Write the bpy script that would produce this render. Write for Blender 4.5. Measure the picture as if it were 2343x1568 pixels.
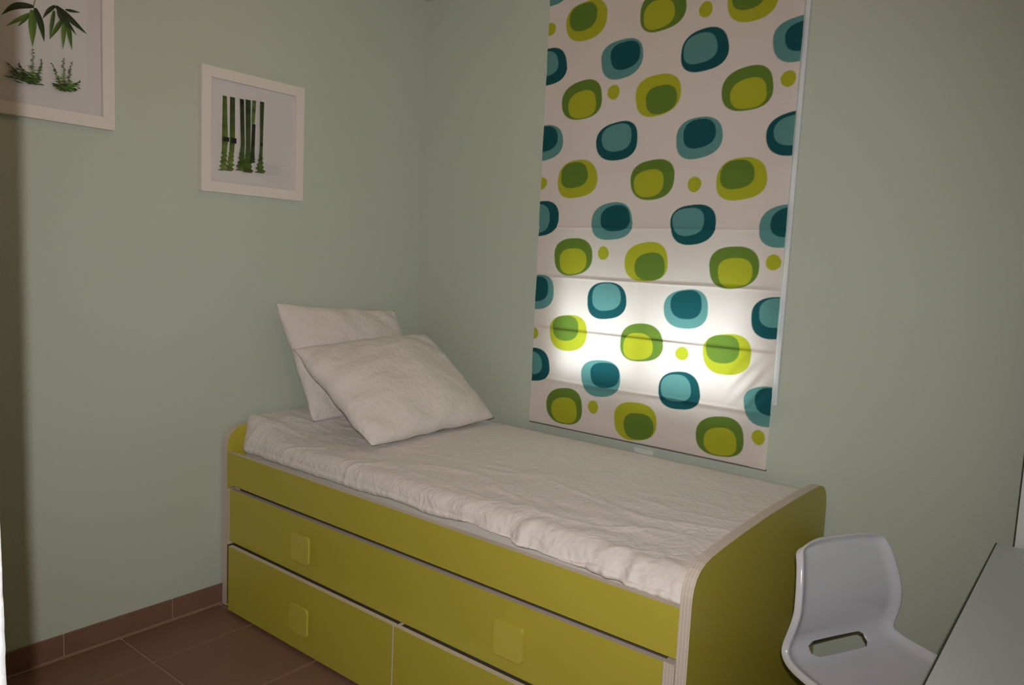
import bpy, bmesh, math, random
import numpy as np
from mathutils import Vector, Matrix, noise

for o in list(bpy.data.objects):
    bpy.data.objects.remove(o)
scene = bpy.context.scene
COL = scene.collection
random.seed(7)

# ------------------------------------------------------------------ camera
CAM = Vector((2.6956, -2.6443, 1.4108))
R_AX = Vector((0.7799, 0.6242, 0.0469))
U_AX = Vector((-0.1027, 0.0536, 0.9933))
F_AX = R_AX.cross(U_AX) * -1.0
U_AX = (F_AX.cross(R_AX) * -1.0)
cam_data = bpy.data.cameras.new('camera')
cam_data.sensor_width = 36.0
cam_data.lens = 1755.0 / 2343.0 * 36.0
cam_data.clip_start = 0.02
cam = bpy.data.objects.new('camera', cam_data)
COL.objects.link(cam)
m3 = Matrix((R_AX, U_AX, -F_AX)).transposed()
cam.matrix_world = Matrix.Translation(CAM) @ m3.to_4x4()
scene.camera = cam

# ------------------------------------------------------------------ world / daylight outside the window
world = bpy.data.worlds.new('daylight')
scene.world = world
world.use_nodes = True
bg = world.node_tree.nodes['Background']
bg.inputs['Color'].default_value = (0.93, 0.98, 1.0, 1)
bg.inputs['Strength'].default_value = 8.5

# daylight portal in the window opening (guides the sky light, emits nothing itself)
pd = bpy.data.lights.new('window_portal', 'AREA')
pd.shape = 'RECTANGLE'; pd.size = 1.0; pd.size_y = 1.3
pd.cycles.is_portal = True
portal = bpy.data.objects.new('window_portal', pd)
portal.location = (1.27, 0.27, 1.5)
portal.rotation_euler = (math.radians(-90), 0, 0)
COL.objects.link(portal)

# the photographer's flash: a small reflector just above and behind the lens
FLASH = CAM + Vector((0.031, -0.051, 0.085))
fd = bpy.data.lights.new('camera_flash', 'SPOT')
fd.energy = 124.0
fd.color = (1.0, 0.930, 0.90)
fd.spot_size = math.radians(103)
fd.spot_blend = 1.0
fd.shadow_soft_size = 0.009
flash = bpy.data.objects.new('camera_flash', fd)
flash.matrix_world = Matrix.Translation(FLASH) @ m3.to_4x4() @ Matrix.Rotation(math.radians(3), 4, 'Y') @ Matrix.Rotation(math.radians(-2), 4, 'X')
COL.objects.link(flash)

vs = scene.view_settings
vs.view_transform = 'Standard'
vs.look = 'None'
vs.exposure = 0.0
vs.gamma = 1.0
vs.use_curve_mapping = False

# ------------------------------------------------------------------ helpers
def link(name, me, mats=None, parent=None):
    o = bpy.data.objects.new(name, me)
    COL.objects.link(o)
    if mats is not None:
        for m in (mats if isinstance(mats, (list, tuple)) else [mats]):
            me.materials.append(m)
    if parent is not None:
        o.parent = parent
    return o

def from_bm(name, bm, mats, parent=None, smooth=False):
    me = bpy.data.meshes.new(name)
    bmesh.ops.recalc_face_normals(bm, faces=bm.faces)
    bm.to_mesh(me); bm.free()
    if smooth:
        for p in me.polygons:
            p.use_smooth = True
    return link(name, me, mats, parent)

def empty(name, loc=(0, 0, 0), rz=0.0):
    o = bpy.data.objects.new(name, None)
    COL.objects.link(o)
    o.empty_display_size = 0.05
    o.location = loc
    o.rotation_euler = (0, 0, rz)
    return o

def tag(o, label, cat, group=None):
    o['label'] = label
    o['category'] = cat
    if group:
        o['group'] = group
    return o

def struct(o):
    o['kind'] = 'structure'
    return o

def add_box(bm, x0, x1, y0, y1, z0, z1, mi=0):
    vs_ = [bm.verts.new(c) for c in ((x0, y0, z0), (x1, y0, z0), (x1, y1, z0), (x0, y1, z0),
                                     (x0, y0, z1), (x1, y0, z1), (x1, y1, z1), (x0, y1, z1))]
    fs = []
    for idx in ((3, 2, 1, 0), (4, 5, 6, 7), (0, 1, 5, 4), (1, 2, 6, 5), (2, 3, 7, 6), (3, 0, 4, 7)):
        f = bm.faces.new([vs_[i] for i in idx]); f.material_index = mi; fs.append(f)
    return fs

def box(name, b, mats, parent=None, bevel=0.0, seg=2):
    bm = bmesh.new()
    add_box(bm, *b)
    if bevel > 0:
        bmesh.ops.bevel(bm, geom=list(bm.edges), offset=bevel, segments=seg, affect='EDGES', profile=0.5)
    return from_bm(name, bm, mats, parent, smooth=False)

def add_tube(bm, pts, r, n=10, cap=True):
    rings = []
    P = [Vector(p) for p in pts]
    for i, p in enumerate(P):
        t = (P[min(i + 1, len(P) - 1)] - P[max(i - 1, 0)]).normalized()
        a = t.orthogonal().normalized()
        if i and rings:
            a = (prev_a - t * prev_a.dot(t)).normalized()
        prev_a = a
        b = t.cross(a)
        rr = r[i] if isinstance(r, (list, tuple)) else r
        rings.append([bm.verts.new(p + a * (rr * math.cos(2 * math.pi * k / n)) + b * (rr * math.sin(2 * math.pi * k / n))) for k in range(n)])
    for i in range(len(rings) - 1):
        for k in range(n):
            bm.faces.new((rings[i][k], rings[i][(k + 1) % n], rings[i + 1][(k + 1) % n], rings[i + 1][k]))
    if cap:
        bm.faces.new(list(reversed(rings[0]))); bm.faces.new(rings[-1])

def add_prism(bm, outline, axis, a0, a1):
    """extrude a 2D outline along an axis ('x' outline=(y,z), 'y' outline=(x,z), 'z' outline=(x,y))"""
    def mk(p, a):
        return {'x': (a, p[0], p[1]), 'y': (p[0], a, p[1]), 'z': (p[0], p[1], a)}[axis]
    v0 = [bm.verts.new(mk(p, a0)) for p in outline]
    v1 = [bm.verts.new(mk(p, a1)) for p in outline]
    n = len(outline)
    f0 = bm.faces.new(v0); f1 = bm.faces.new(list(reversed(v1)))
    side = [bm.faces.new((v0[i], v0[(i + 1) % n], v1[(i + 1) % n], v1[i])) for i in range(n)]
    return f0, f1, side

def smoothstep(a, b, x):
    t = min(1.0, max(0.0, (x - a) / (b - a)))
    return t * t * (3 - 2 * t)

# ------------------------------------------------------------------ materials
def mat(name, color, rough=0.6, spec=0.5, bump=None, var=None, coat=0.0):
    """bump=(scale, strength, distance, detail)  var=(scale, amount)"""
    m = bpy.data.materials.new(name)
    m.use_nodes = True
    nt = m.node_tree
    b = nt.nodes['Principled BSDF']
    b.inputs['Base Color'].default_value = (*color, 1)
    b.inputs['Roughness'].default_value = rough
    b.inputs['Specular IOR Level'].default_value = spec
    b.inputs['Coat Weight'].default_value = coat
    tc = nt.nodes.new('ShaderNodeTexCoord')
    if var:
        n = nt.nodes.new('ShaderNodeTexNoise')
        n.inputs['Scale'].default_value = var[0]; n.inputs['Detail'].default_value = 4
        nt.links.new(tc.outputs['Object'], n.inputs['Vector'])
        mx = nt.nodes.new('ShaderNodeMix'); mx.data_type = 'RGBA'
        mx.inputs['A'].default_value = (*[c * (1 - var[1]) for c in color], 1)
        mx.inputs['B'].default_value = (*[min(1, c * (1 + var[1])) for c in color], 1)
        nt.links.new(n.outputs['Fac'], mx.inputs['Factor'])
        nt.links.new(mx.outputs['Result'], b.inputs['Base Color'])
    if bump:
        n = nt.nodes.new('ShaderNodeTexNoise')
        n.inputs['Scale'].default_value = bump[0]; n.inputs['Detail'].default_value = bump[3]
        nt.links.new(tc.outputs['Object'], n.inputs['Vector'])
        bp = nt.nodes.new('ShaderNodeBump')
        bp.inputs['Strength'].default_value = bump[1]; bp.inputs['Distance'].default_value = bump[2]
        nt.links.new(n.outputs['Fac'], bp.inputs['Height'])
        nt.links.new(bp.outputs['Normal'], b.inputs['Normal'])
    return m

M = {}
M['wall'] = mat('pale_green_plaster', (0.546, 0.612, 0.530), 0.75, 0.3, bump=(160, 0.35, 0.002, 3), var=(1.3, 0.03))
M['white_plaster'] = mat('white_plaster', (0.80, 0.84, 0.86), 0.8, 0.2, bump=(150, 0.5, 0.002, 3))
M['low_bounce_paint'] = mat('tan_low_bounce_paint', (0.40, 0.34, 0.27), 0.8, 0.2)  # tan made up for unseen walls, to cut and warm the bounced light
M['ceiling'] = mat('white_ceiling_paint', (0.66, 0.63, 0.58), 0.9, 0.2)
M['tile'] = mat('terracotta_tile', (0.235, 0.128, 0.090), 0.42, 0.45, bump=(60, 0.08, 0.001, 3), var=(9, 0.10))
M['tile_skirt'] = mat('terracotta_skirting', (0.225, 0.122, 0.088), 0.42, 0.45, var=(9, 0.10))
M['grout'] = mat('tile_grout', (0.44, 0.30, 0.23), 0.9, 0.2, bump=(300, 0.3, 0.001, 2))
M['yellow'] = mat('mustard_yellow_laminate', (0.515, 0.455, 0.055), 0.42, 0.45, bump=(420, 0.05, 0.0005, 2))
M['knob'] = mat('yellow_knob_plastic', (0.58, 0.515, 0.075), 0.30, 0.5)
M['frame_white'] = mat('white_painted_frame', (0.80, 0.765, 0.72), 0.5, 0.4)
M['mat_board'] = mat('white_mat_board', (0.66, 0.645, 0.655), 0.8, 0.2)
M['print_paper'] = mat('print_paper', (0.70, 0.69, 0.69), 0.6, 0.3)
M['plastic_white'] = mat('white_chair_plastic', (0.66, 0.675, 0.73), 0.14, 0.5)
M['desk'] = mat('pale_grey_desk_laminate', (0.63, 0.665, 0.72), 0.45, 0.4, bump=(220, 0.06, 0.0005, 2))
M['dark_edge_and_gap_shade'] = mat('dark_grey_edging_and_gap_shade', (0.05, 0.055, 0.05), 0.6, 0.3)  # desk edging; on the cabinet body it paints the shadow gap
M['cabinet'] = mat('white_cabinet_lacquer', (0.78, 0.82, 0.82), 0.4, 0.4)
M['metal'] = mat('grey_metal', (0.45, 0.45, 0.46), 0.35, 0.5)
M['metal'].node_tree.nodes['Principled BSDF'].inputs['Metallic'].default_value = 1.0
M['alu_white'] = mat('white_aluminium', (0.80, 0.81, 0.82), 0.4, 0.4)
M['shutter'] = mat('beige_shutter_slat', (0.62, 0.58, 0.50), 0.6, 0.3)
M['black'] = mat('black_plastic', (0.02, 0.02, 0.02), 0.5, 0.4)
M['guide'] = mat('white_guide_plastic', (0.80, 0.84, 0.88), 0.4, 0.4)
M['socket'] = mat('white_socket_plastic', (0.80, 0.82, 0.80), 0.35, 0.5)
M['hem_bar'] = mat('grey_hem_bar', (0.16, 0.15, 0.16), 0.6, 0.3)
M['gap_shade'] = mat('painted_bed_gap_shade', (0.10, 0.09, 0.07), 0.8, 0.2)  # shade between the bed parts, painted in as a dark colour
M['mattress'] = mat('white_mattress_ticking', (0.72, 0.70, 0.66), 0.9, 0.1, bump=(500, 0.3, 0.001, 2))

M['bulb'] = bpy.data.materials.new('warm_bulb_glow'); M['bulb'].use_nodes = True
_b = M['bulb'].node_tree.nodes['Principled BSDF']
_b.inputs['Emission Color'].default_value = (1.0, 0.60, 0.30, 1); _b.inputs['Emission Strength'].default_value = 42.0
_b.inputs['Base Color'].default_value = (0.9, 0.85, 0.75, 1)

def ply_mat():
    m = mat('birch_ply_edge', (0.66, 0.585, 0.50), 0.55, 0.3)
    nt = m.node_tree; b = nt.nodes['Principled BSDF']
    at = nt.nodes.new('ShaderNodeAttribute'); at.attribute_name = 'layer'
    w = nt.nodes.new('ShaderNodeTexWave'); w.wave_type = 'BANDS'; w.bands_direction = 'X'
    w.inputs['Scale'].default_value = 38; w.inputs['Distortion'].default_value = 0.4
    tc = nt.nodes.new('ShaderNodeTexCoord')
    nt.links.new(tc.outputs['Object'], w.inputs['Vector'])
    mx = nt.nodes.new('ShaderNodeMix'); mx.data_type = 'RGBA'
    mx.inputs['A'].default_value = (0.61, 0.53, 0.455, 1)
    mx.inputs['B'].default_value = (0.70, 0.63, 0.55, 1)
    nt.nodes.remove(at)
    nt.links.new(w.outputs['Fac'], mx.inputs['Factor'])
    nt.links.new(mx.outputs['Result'], b.inputs['Base Color'])
    return m
M['ply'] = ply_mat()

def crinkle_mat(name, color):
    """matelasse cotton: raised crinkle cells plus fine weave"""
    m = mat(name, color, 0.95, 0.1)
    nt = m.node_tree; b = nt.nodes['Principled BSDF']
    b.inputs['Sheen Weight'].default_value = 0.15
    tc = nt.nodes.new('ShaderNodeTexCoord')
    warp = nt.nodes.new('ShaderNodeTexNoise'); warp.inputs['Scale'].default_value = 14
    nt.links.new(tc.outputs['Object'], warp.inputs['Vector'])
    add = nt.nodes.new('ShaderNodeVectorMath'); add.operation = 'MULTIPLY_ADD'
    add.inputs[1].default_value = (0.06, 0.06, 0.06)
    nt.links.new(warp.outputs['Color'], add.inputs[0])
    nt.links.new(tc.outputs['Object'], add.inputs[2])
    vo = nt.nodes.new('ShaderNodeTexVoronoi'); vo.inputs['Scale'].default_value = 62
    vo.feature = 'SMOOTH_F1'
    nt.links.new(add.outputs[0], vo.inputs['Vector'])
    n2 = nt.nodes.new('ShaderNodeTexNoise'); n2.inputs['Scale'].default_value = 34; n2.inputs['Detail'].default_value = 5
    nt.links.new(add.outputs[0], n2.inputs['Vector'])
    sm = nt.nodes.new('ShaderNodeMath'); sm.operation = 'ADD'
    nt.links.new(vo.outputs['Distance'], sm.inputs[0]); nt.links.new(n2.outputs['Fac'], sm.inputs[1])
    bp = nt.nodes.new('ShaderNodeBump'); bp.inputs['Strength'].default_value = 0.58; bp.inputs['Distance'].default_value = 0.005
    nt.links.new(sm.outputs[0], bp.inputs['Height'])
    nt.links.new(bp.outputs['Normal'], b.inputs['Normal'])
    return m
M['quilt'] = crinkle_mat('white_crinkle_cotton', (0.80, 0.757, 0.725))
M['pillow'] = crinkle_mat('white_crinkle_pillow_cotton', (0.79, 0.745, 0.705))

def vcol_mat(name, rough=0.7, spec=0.2, translucent=0.0):
    m = bpy.data.materials.new(name); m.use_nodes = True
    nt = m.node_tree; b = nt.nodes['Principled BSDF']
    at = nt.nodes.new('ShaderNodeAttribute'); at.attribute_name = 'print'
    nt.links.new(at.outputs['Color'], b.inputs['Base Color'])
    b.inputs['Roughness'].default_value = rough
    b.inputs['Specular IOR Level'].default_value = spec
    if translucent > 0:
        tc = nt.nodes.new('ShaderNodeTexCoord')
        n = nt.nodes.new('ShaderNodeTexNoise'); n.inputs['Scale'].default_value = 30; n.inputs['Detail'].default_value = 6
        mp = nt.nodes.new('ShaderNodeMapping'); mp.inputs['Scale'].default_value = (7, 1, 0.6)
        nt.links.new(tc.outputs['Object'], mp.inputs['Vector']); nt.links.new(mp.outputs['Vector'], n.inputs['Vector'])
        bp = nt.nodes.new('ShaderNodeBump'); bp.inputs['Strength'].default_value = 0.15; bp.inputs['Distance'].default_value = 0.002
        nt.links.new(n.outputs['Fac'], bp.inputs['Height']); nt.links.new(bp.outputs['Normal'], b.inputs['Normal'])
        tr = nt.nodes.new('ShaderNodeBsdfTranslucent')
        nt.links.new(at.outputs['Color'], tr.inputs['Color'])
        mx = nt.nodes.new('ShaderNodeMixShader'); mx.inputs['Fac'].default_value = translucent
        nt.links.new(b.outputs[0], mx.inputs[1]); nt.links.new(tr.outputs[0], mx.inputs[2])
        nt.links.new(mx.outputs[0], nt.nodes['Material Output'].inputs['Surface'])
    return m
M['blind'] = vcol_mat('printed_blind_cotton', 0.9, 0.1, 0.28)
M['artprint'] = vcol_mat('bamboo_ink_print', 0.55, 0.3)

def glass_mat():
    m = bpy.data.materials.new('window_glass'); m.use_nodes = True
    nt = m.node_tree
    for n in list(nt.nodes):
        if n.type == 'BSDF_PRINCIPLED':
            nt.nodes.remove(n)
    t = nt.nodes.new('ShaderNodeBsdfTransparent'); t.inputs['Color'].default_value = (0.93, 0.96, 0.95, 1)
    g = nt.nodes.new('ShaderNodeBsdfGlossy'); g.inputs['Roughness'].default_value = 0.02
    mx = nt.nodes.new('ShaderNodeMixShader'); mx.inputs['Fac'].default_value = 0.06
    nt.links.new(t.outputs[0], mx.inputs[1]); nt.links.new(g.outputs[0], mx.inputs[2])
    nt.links.new(mx.outputs[0], nt.nodes['Material Output'].inputs['Surface'])
    return m
M['glass'] = glass_mat()

# ================================================================== THE SETTING
RX, HALL_Y, CEIL = 3.30, -3.95, 2.60
WX0, WX1, WZ0, WZ1 = 0.80, 1.745, 0.905, 2.14          # window opening

def walls(name, boxes, m):
    bm = bmesh.new()
    for b in boxes:
        add_box(bm, *b)
    return struct(from_bm(name, bm, m))

walls('wall_left', [(-0.12, 0.0, -2.50, 0.25, 0, CEIL)], M['wall'])
walls('wall_back', [(0.0, WX0, 0.0, 0.25, 0, CEIL), (WX1, RX + 0.12, 0.0, 0.25, 0, CEIL),
                    (WX0, WX1, 0.0, 0.25, 0, WZ0), (WX0, WX1, 0.0, 0.25, WZ1, CEIL)], M['wall'])
walls('wall_right', [(RX, RX + 0.12, HALL_Y, 0.0, 0, CEIL)], M['wall'])
walls('wall_hall', [(0.78, 0.90, HALL_Y, -2.50, 0, CEIL), (0.78, RX + 0.12, HALL_Y - 0.12, HALL_Y, 0, CEIL)], M['low_bounce_paint'])
walls('wall_entrance', [(2.98, RX, -2.50, -2.38, 0, CEIL), (1.80, 2.98, -2.50, -2.38, 2.12, CEIL), (-0.12, 1.75, -2.50, -2.38, 0, CEIL)], M['low_bounce_paint'])

# rough plastered end of the entrance wall, right beside the camera
bm = bmesh.new()
rows = []
NZ = 420
for i in range(NZ + 1):
    z = 2.60 * i / NZ
    xe = 1.8725 - 0.013 * smoothstep(0.88, 1.25, z) + 0.0016 * noise.noise(Vector((3.1, 7.7, z * 75))) + 0.0012 * noise.noise(Vector((9.1, 1.7, z * 28)))
    prof = [(1.74, -2.50), (xe - 0.008, -2.50), (xe - 0.002, -2.498), (xe, -2.490)]
    for k in range(1, 6):
        y = -2.490 + 0.102 * k / 6
        prof.append((xe + 0.0015 * noise.noise(Vector((5.0, y * 60, z * 60))), y))
    prof += [(xe, -2.388), (xe - 0.002, -2.382), (xe - 0.008, -2.38), (1.74, -2.38)]
    rows.append([bm.verts.new((p[0], p[1], z)) for p in prof])
for i in range(NZ):
    for k in range(len(rows[0]) - 1):
        bm.faces.new((rows[i][k], rows[i][k + 1], rows[i + 1][k + 1], rows[i + 1][k]))
bm.faces.new(rows[0]); bm.faces.new(list(reversed(rows[-1])))
o = struct(from_bm('wall_door_end', bm, M['white_plaster'], smooth=True))

struct(box('ceiling', (-0.12, RX + 0.12, HALL_Y - 0.12, 0.25, CEIL, CEIL + 0.1), M['ceiling']))
floor = struct(box('floor', (-0.12, RX + 0.12, HALL_Y - 0.12, 0.25, -0.10, -0.0035), M['grout']))

# floor tiles, each its own piece
T, G = 0.386, 0.007
def tile_mesh(w, d):
    bm = bmesh.new()
    add_box(bm, -w / 2, w / 2, -d / 2, d / 2, -0.012, 0.0)
    bmesh.ops.bevel(bm, geom=[e for e in bm.edges if all(v.co.z > -0.001 for v in e.verts)], offset=0.0012, segments=1, affect='EDGES')
    me = bpy.data.meshes.new('floor_tile'); bmesh.ops.recalc_face_normals(bm, faces=bm.faces); bm.to_mesh(me); bm.free()
    me.materials.append(M['tile'])
    return me
cache = {}
xs = [0.0] + [0.2483 + T * k for k in range(9) if 0.2483 + T * k < RX] + [RX]
ys = sorted([0.0] + [-1.4325 + T * k for k in range(-8, 4) if HALL_Y < -1.4325 + T * k < 0] + [HALL_Y])
for i in range(len(xs) - 1):
    for j in range(len(ys) - 1):
        w, d = xs[i + 1] - xs[i], ys[j + 1] - ys[j]
        if w < 0.03 or d < 0.03:
            continue
        key = (round(w, 3), round(d, 3))
        if key not in cache:
            cache[key] = tile_mesh(w - G, d - G)
        o = bpy.data.objects.new('floor_tile', cache[key]); COL.objects.link(o)
        o.location = ((xs[i] + xs[i + 1]) / 2, (ys[j] + ys[j + 1]) / 2, 0.0); o.parent = floor

# tiled skirting
HB = 0.080
def skirting(name, axis, fixed, a0, a1, joints):
    if axis == 'y':
        base = box(name, (fixed, fixed + 0.006, a0, a1, 0, HB - 0.002), M['grout'])
    else:
        base = box(name, (a0, a1, fixed - 0.006, fixed, 0, HB - 0.002), M['grout'])
    struct(base)
    cuts = [a0] + sorted(j for j in joints if a0 + 0.02 < j < a1 - 0.02) + [a1]
    for c0, c1 in zip(cuts[:-1], cuts[1:]):
        g = 0.0025
        if axis == 'y':
            box('skirting_tile', (fixed, fixed + 0.010, c0 + g, c1 - g, 0.005, HB), M['tile_skirt'], base, bevel=0.001, seg=1)
        else:
            box('skirting_tile', (c0 + g, c1 - g, fixed - 0.010, fixed, 0.005, HB), M['tile_skirt'], base, bevel=0.001, seg=1)
def fillet(b):
    o = box('grout_fillet', b, M['grout'], floor)
fillet((0.010, 0.0165, -2.38, -1.04, -0.004, 0.0012)); fillet((2.01, RX, -0.0165, -0.010, -0.004, 0.0012))
skirting('baseboard_left', 'y', 0.0, -2.38, -0.001, [-1.6194 + 0.381 * k for k in range(-3, 5)])
skirting('baseboard_back', 'x', 0.0, 2.01, RX, [2.20 + T * k for k in range(4)])

# ------------------------------------------------------------------ window behind the blind
win = struct(empty('window_1', ((WX0 + WX1) / 2, 0.14, WZ0)))
def wpart(name, b, m, bevel=0.002):
    cx, cy, cz = (WX0 + WX1) / 2, 0.14, WZ0
    return box(name, (b[0] - cx, b[1] - cx, b[2] - cy, b[3] - cy, b[4] - cz, b[5] - cz), m, win, bevel=bevel, seg=1)
wpart('frame_jamb', (WX0, WX0 + 0.04, 0.022, 0.092, WZ0, WZ1), M['alu_white'])
wpart('frame_jamb', (WX1 - 0.04, WX1, 0.022, 0.092, WZ0, WZ1), M['alu_white'])
wpart('frame_sill', (WX0, WX1, 0.022, 0.092, WZ0, WZ0 + 0.035), M['alu_white'])
wpart('frame_head', (WX0, WX1, 0.022, 0.092, WZ1 - 0.04, WZ1), M['alu_white'])
XM = 1.255
for k, (a, b, y0) in enumerate(((WX0 + 0.04, XM + 0.022, 0.027), (XM - 0.022, WX1 - 0.04, 0.060))):
    wpart('sash_stile', (a, a + 0.044, y0, y0 + 0.026, WZ0 + 0.036, WZ1 - 0.041), M['alu_white'])
    wpart('sash_stile', (b - 0.044, b, y0, y0 + 0.026, WZ0 + 0.036, WZ1 - 0.041), M['alu_white'])
    wpart('sash_rail', (a + 0.044, b - 0.044, y0, y0 + 0.026, WZ0 + 0.036, WZ0 + 0.075), M['alu_white'])
    wpart('sash_rail', (a + 0.044, b - 0.044, y0, y0 + 0.026, WZ1 - 0.085, WZ1 - 0.041), M['alu_white'])
    wpart('pane', (a + 0.044, b - 0.044, y0 + 0.011, y0 + 0.015, WZ0 + 0.075, WZ1 - 0.085), M['glass'], bevel=0)
# roller shutter lowered over the upper part of the window, slat by slat
z = 1.262
smesh = None
while z < WZ1:
    if smesh is None:
        bm = bmesh.new()
        add_prism(bm, [(0.0, 0.0), (0.006, 0.003), (0.009, 0.022), (0.006, 0.041), (0.0, 0.044), (-0.003, 0.022)], 'x', -(WX1 - WX0) / 2 + 0.004, (WX1 - WX0) / 2 - 0.004)
        o = from_bm('shutter_slat', bm, M['shutter'], win); smesh = o.data
    else:
        o = bpy.data.objects.new('shutter_slat', smesh); COL.objects.link(o); o.parent = win
    o.location = (0, 0.135 - 0.14, z - WZ0)
    z += 0.0445

# ================================================================== ROMAN BLIND
BX0, BX1, BZ0, BZ1 = 0.742, 1.780, 0.727, 2.505
BATTENS = [0.922, 1.137, 1.351, 1.556, 1.768, 1.980, 2.192, 2.404]
BLOBS = [
    ('G1',0.924,2.367,0.096,0.075,0.908,2.383,0.065,0.052), ('G2',1.259,2.356,0.094,0.077,1.245,2.341,0.064,0.053), ('G1',1.603,2.334,0.089,0.071,1.586,2.352,0.059,0.048),
    ('B2',0.748,2.207,0.093,0.073,0.73,2.22,0.068,0.049), ('B1',1.096,2.2,0.092,0.073,1.11,2.212,0.065,0.051), ('B2',1.437,2.188,0.091,0.074,1.42,2.196,0.065,0.052),
    ('B1',1.776,2.184,0.093,0.073,1.791,2.192,0.068,0.048), ('G2',0.924,2.061,0.095,0.075,0.927,2.043,0.066,0.053), ('G1',1.261,2.049,0.094,0.075,1.277,2.032,0.064,0.051),
    ('G2',1.607,2.038,0.091,0.074,1.612,2.021,0.064,0.051), ('B1',0.748,1.902,0.093,0.072,0.746,1.918,0.068,0.052), ('B2',1.097,1.891,0.092,0.073,1.095,1.904,0.066,0.052),
    ('B1',1.439,1.882,0.09,0.073,1.44,1.897,0.063,0.051), ('B2',1.781,1.877,0.093,0.073,1.781,1.888,0.068,0.05), ('G1',0.921,1.75,0.095,0.075,0.906,1.766,0.065,0.051),
    ('G2',1.261,1.739,0.092,0.074,1.247,1.726,0.063,0.051), ('G1',1.609,1.731,0.091,0.073,1.593,1.747,0.062,0.05), ('B2',0.748,1.593,0.093,0.072,0.727,1.592,0.068,0.06),
    ('B1',1.095,1.582,0.092,0.072,1.11,1.594,0.066,0.05), ('B2',1.439,1.573,0.09,0.072,1.42,1.583,0.063,0.05), ('B1',1.78,1.569,0.093,0.072,1.794,1.583,0.068,0.05),
    ('G2',0.922,1.439,0.093,0.075,0.923,1.421,0.066,0.052), ('G1',1.258,1.43,0.092,0.074,1.275,1.413,0.064,0.052), ('G2',1.607,1.424,0.091,0.074,1.613,1.406,0.063,0.052),
    ('B1',0.744,1.284,0.093,0.072,0.739,1.297,0.068,0.052), ('B2',1.093,1.271,0.089,0.073,1.091,1.285,0.065,0.054), ('B1',1.436,1.264,0.089,0.072,1.436,1.28,0.063,0.053),
    ('B2',1.777,1.258,0.093,0.072,1.779,1.276,0.068,0.05), ('G1',0.918,1.127,0.093,0.074,0.904,1.145,0.065,0.052), ('G2',1.258,1.12,0.092,0.073,1.245,1.104,0.064,0.052),
    ('G1',1.606,1.115,0.09,0.073,1.589,1.132,0.063,0.051), ('B2',0.741,0.973,0.093,0.071,0.725,0.978,0.068,0.05), ('B1',1.087,0.959,0.091,0.074,1.106,0.974,0.067,0.051),
    ('B2',1.431,0.957,0.085,0.071,1.417,0.965,0.062,0.051), ('B1',1.776,0.951,0.093,0.071,1.789,0.97,0.068,0.049), ('G2',0.92,0.819,0.091,0.076,0.921,0.802,0.065,0.054),
    ('G1',1.254,0.811,0.093,0.075,1.271,0.794,0.065,0.052), ('G2',1.604,0.814,0.091,0.073,1.607,0.796,0.062,0.051), ('D',1.432,2.328,0.026,0.028),
    ('D',0.748,2.358,0.03,0.026), ('D',1.069,2.078,0.027,0.028), ('D',1.746,2.057,0.026,0.027),
    ('D',0.742,1.738,0.03,0.026), ('D',1.435,1.717,0.027,0.028), ('D',1.066,1.458,0.025,0.027),
    ('D',1.747,1.447,0.027,0.027), ('D',0.736,1.108,0.03,0.026), ('D',1.432,1.098,0.027,0.025),
    ('D',1.061,0.838,0.024,0.027), ('D',1.745,0.837,0.024,0.027),
]

LIME = np.array((0.50, 0.53, 0.035)); GREEN = np.array((0.155, 0.265, 0.042))
AQUA = np.array((0.135, 0.345, 0.345)); TEAL = np.array((0.014, 0.105, 0.125))
BASE = np.array((0.87, 0.795, 0.77))
blind = tag(empty('roman_blind', ((BX0 + BX1) / 2, -0.03, BZ0)),
            'white roman blind printed with green and blue rounded blobs, hanging above the bed', 'blind')
NX, NZ = 420, 720
gx = np.linspace(BX0, BX1, NX + 1); gz = np.linspace(BZ0, BZ1, NZ + 1)
XX, ZZ = np.meshgrid(gx, gz)
# gentle swags between the rods
YY = np.zeros_like(XX) - 0.030
edges = [BZ0] + BATTENS + [BZ1]
for a, b in zip(edges[:-1], edges[1:]):
    mk = (ZZ >= a) & (ZZ <= b)
    t = np.clip((ZZ - a) / (b - a), 0, 1)
    YY = np.where(mk, -0.030 - 0.004 * np.sin(np.pi * t) ** 0.8 * (1 - 0.35 * t), YY)
for zb in BATTENS[:4]:
    YY += 0.0016 * np.exp(-((ZZ - zb) / 0.004) ** 2)
    YY -= 0.0014 * np.exp(-((ZZ - zb - 0.011) / 0.006) ** 2)
for zb in BATTENS[4:]:
    YY += 0.0007 * np.exp(-((ZZ - zb) / 0.004) ** 2)
YY += 0.0012 * np.sin(XX * 9.0 + ZZ * 2) + 0.0008 * np.sin(XX * 23 + 1.3)
# drag creases at the lower right
w = np.exp(-((XX - 1.70) / 0.07) ** 2 - ((ZZ - 1.02) / 0.085) ** 2)
YY += 0.004 * w * np.sin((XX * 0.75 - ZZ * 0.62) * 150)
YY += 0.0025 * np.exp(-((XX - 1.745) / 0.03) ** 2) * np.sin(ZZ * 40)
YY += 0.0030 * np.exp(-((ZZ - BZ0 - 0.035) / 0.02) ** 2) * np.sin(XX * 16)
def sd(cx, cz, ax, az, n=2.5, rot=-0.12):
    dx, dz = XX - cx, ZZ - cz
    c, s = math.cos(rot), math.sin(rot)
    u, v = (dx * c - dz * s) / ax, (dx * s + dz * c) / az
    ang = np.arctan2(v, u)
    rad = (np.abs(u) ** n + np.abs(v) ** n) ** (1.0 / n)
    rad = rad * (1 + 0.02 * np.cos(3 * ang + cx * 9 + cz * 5))
    return (rad - 1) * min(ax, az)
CC = np.broadcast_to(BASE, XX.shape + (3,)).copy()
def paint(d, col):
    global CC
    a = np.clip(0.5 - d / 0.0022, 0, 1)[..., None]
    CC = CC * (1 - a) + col * a
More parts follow.
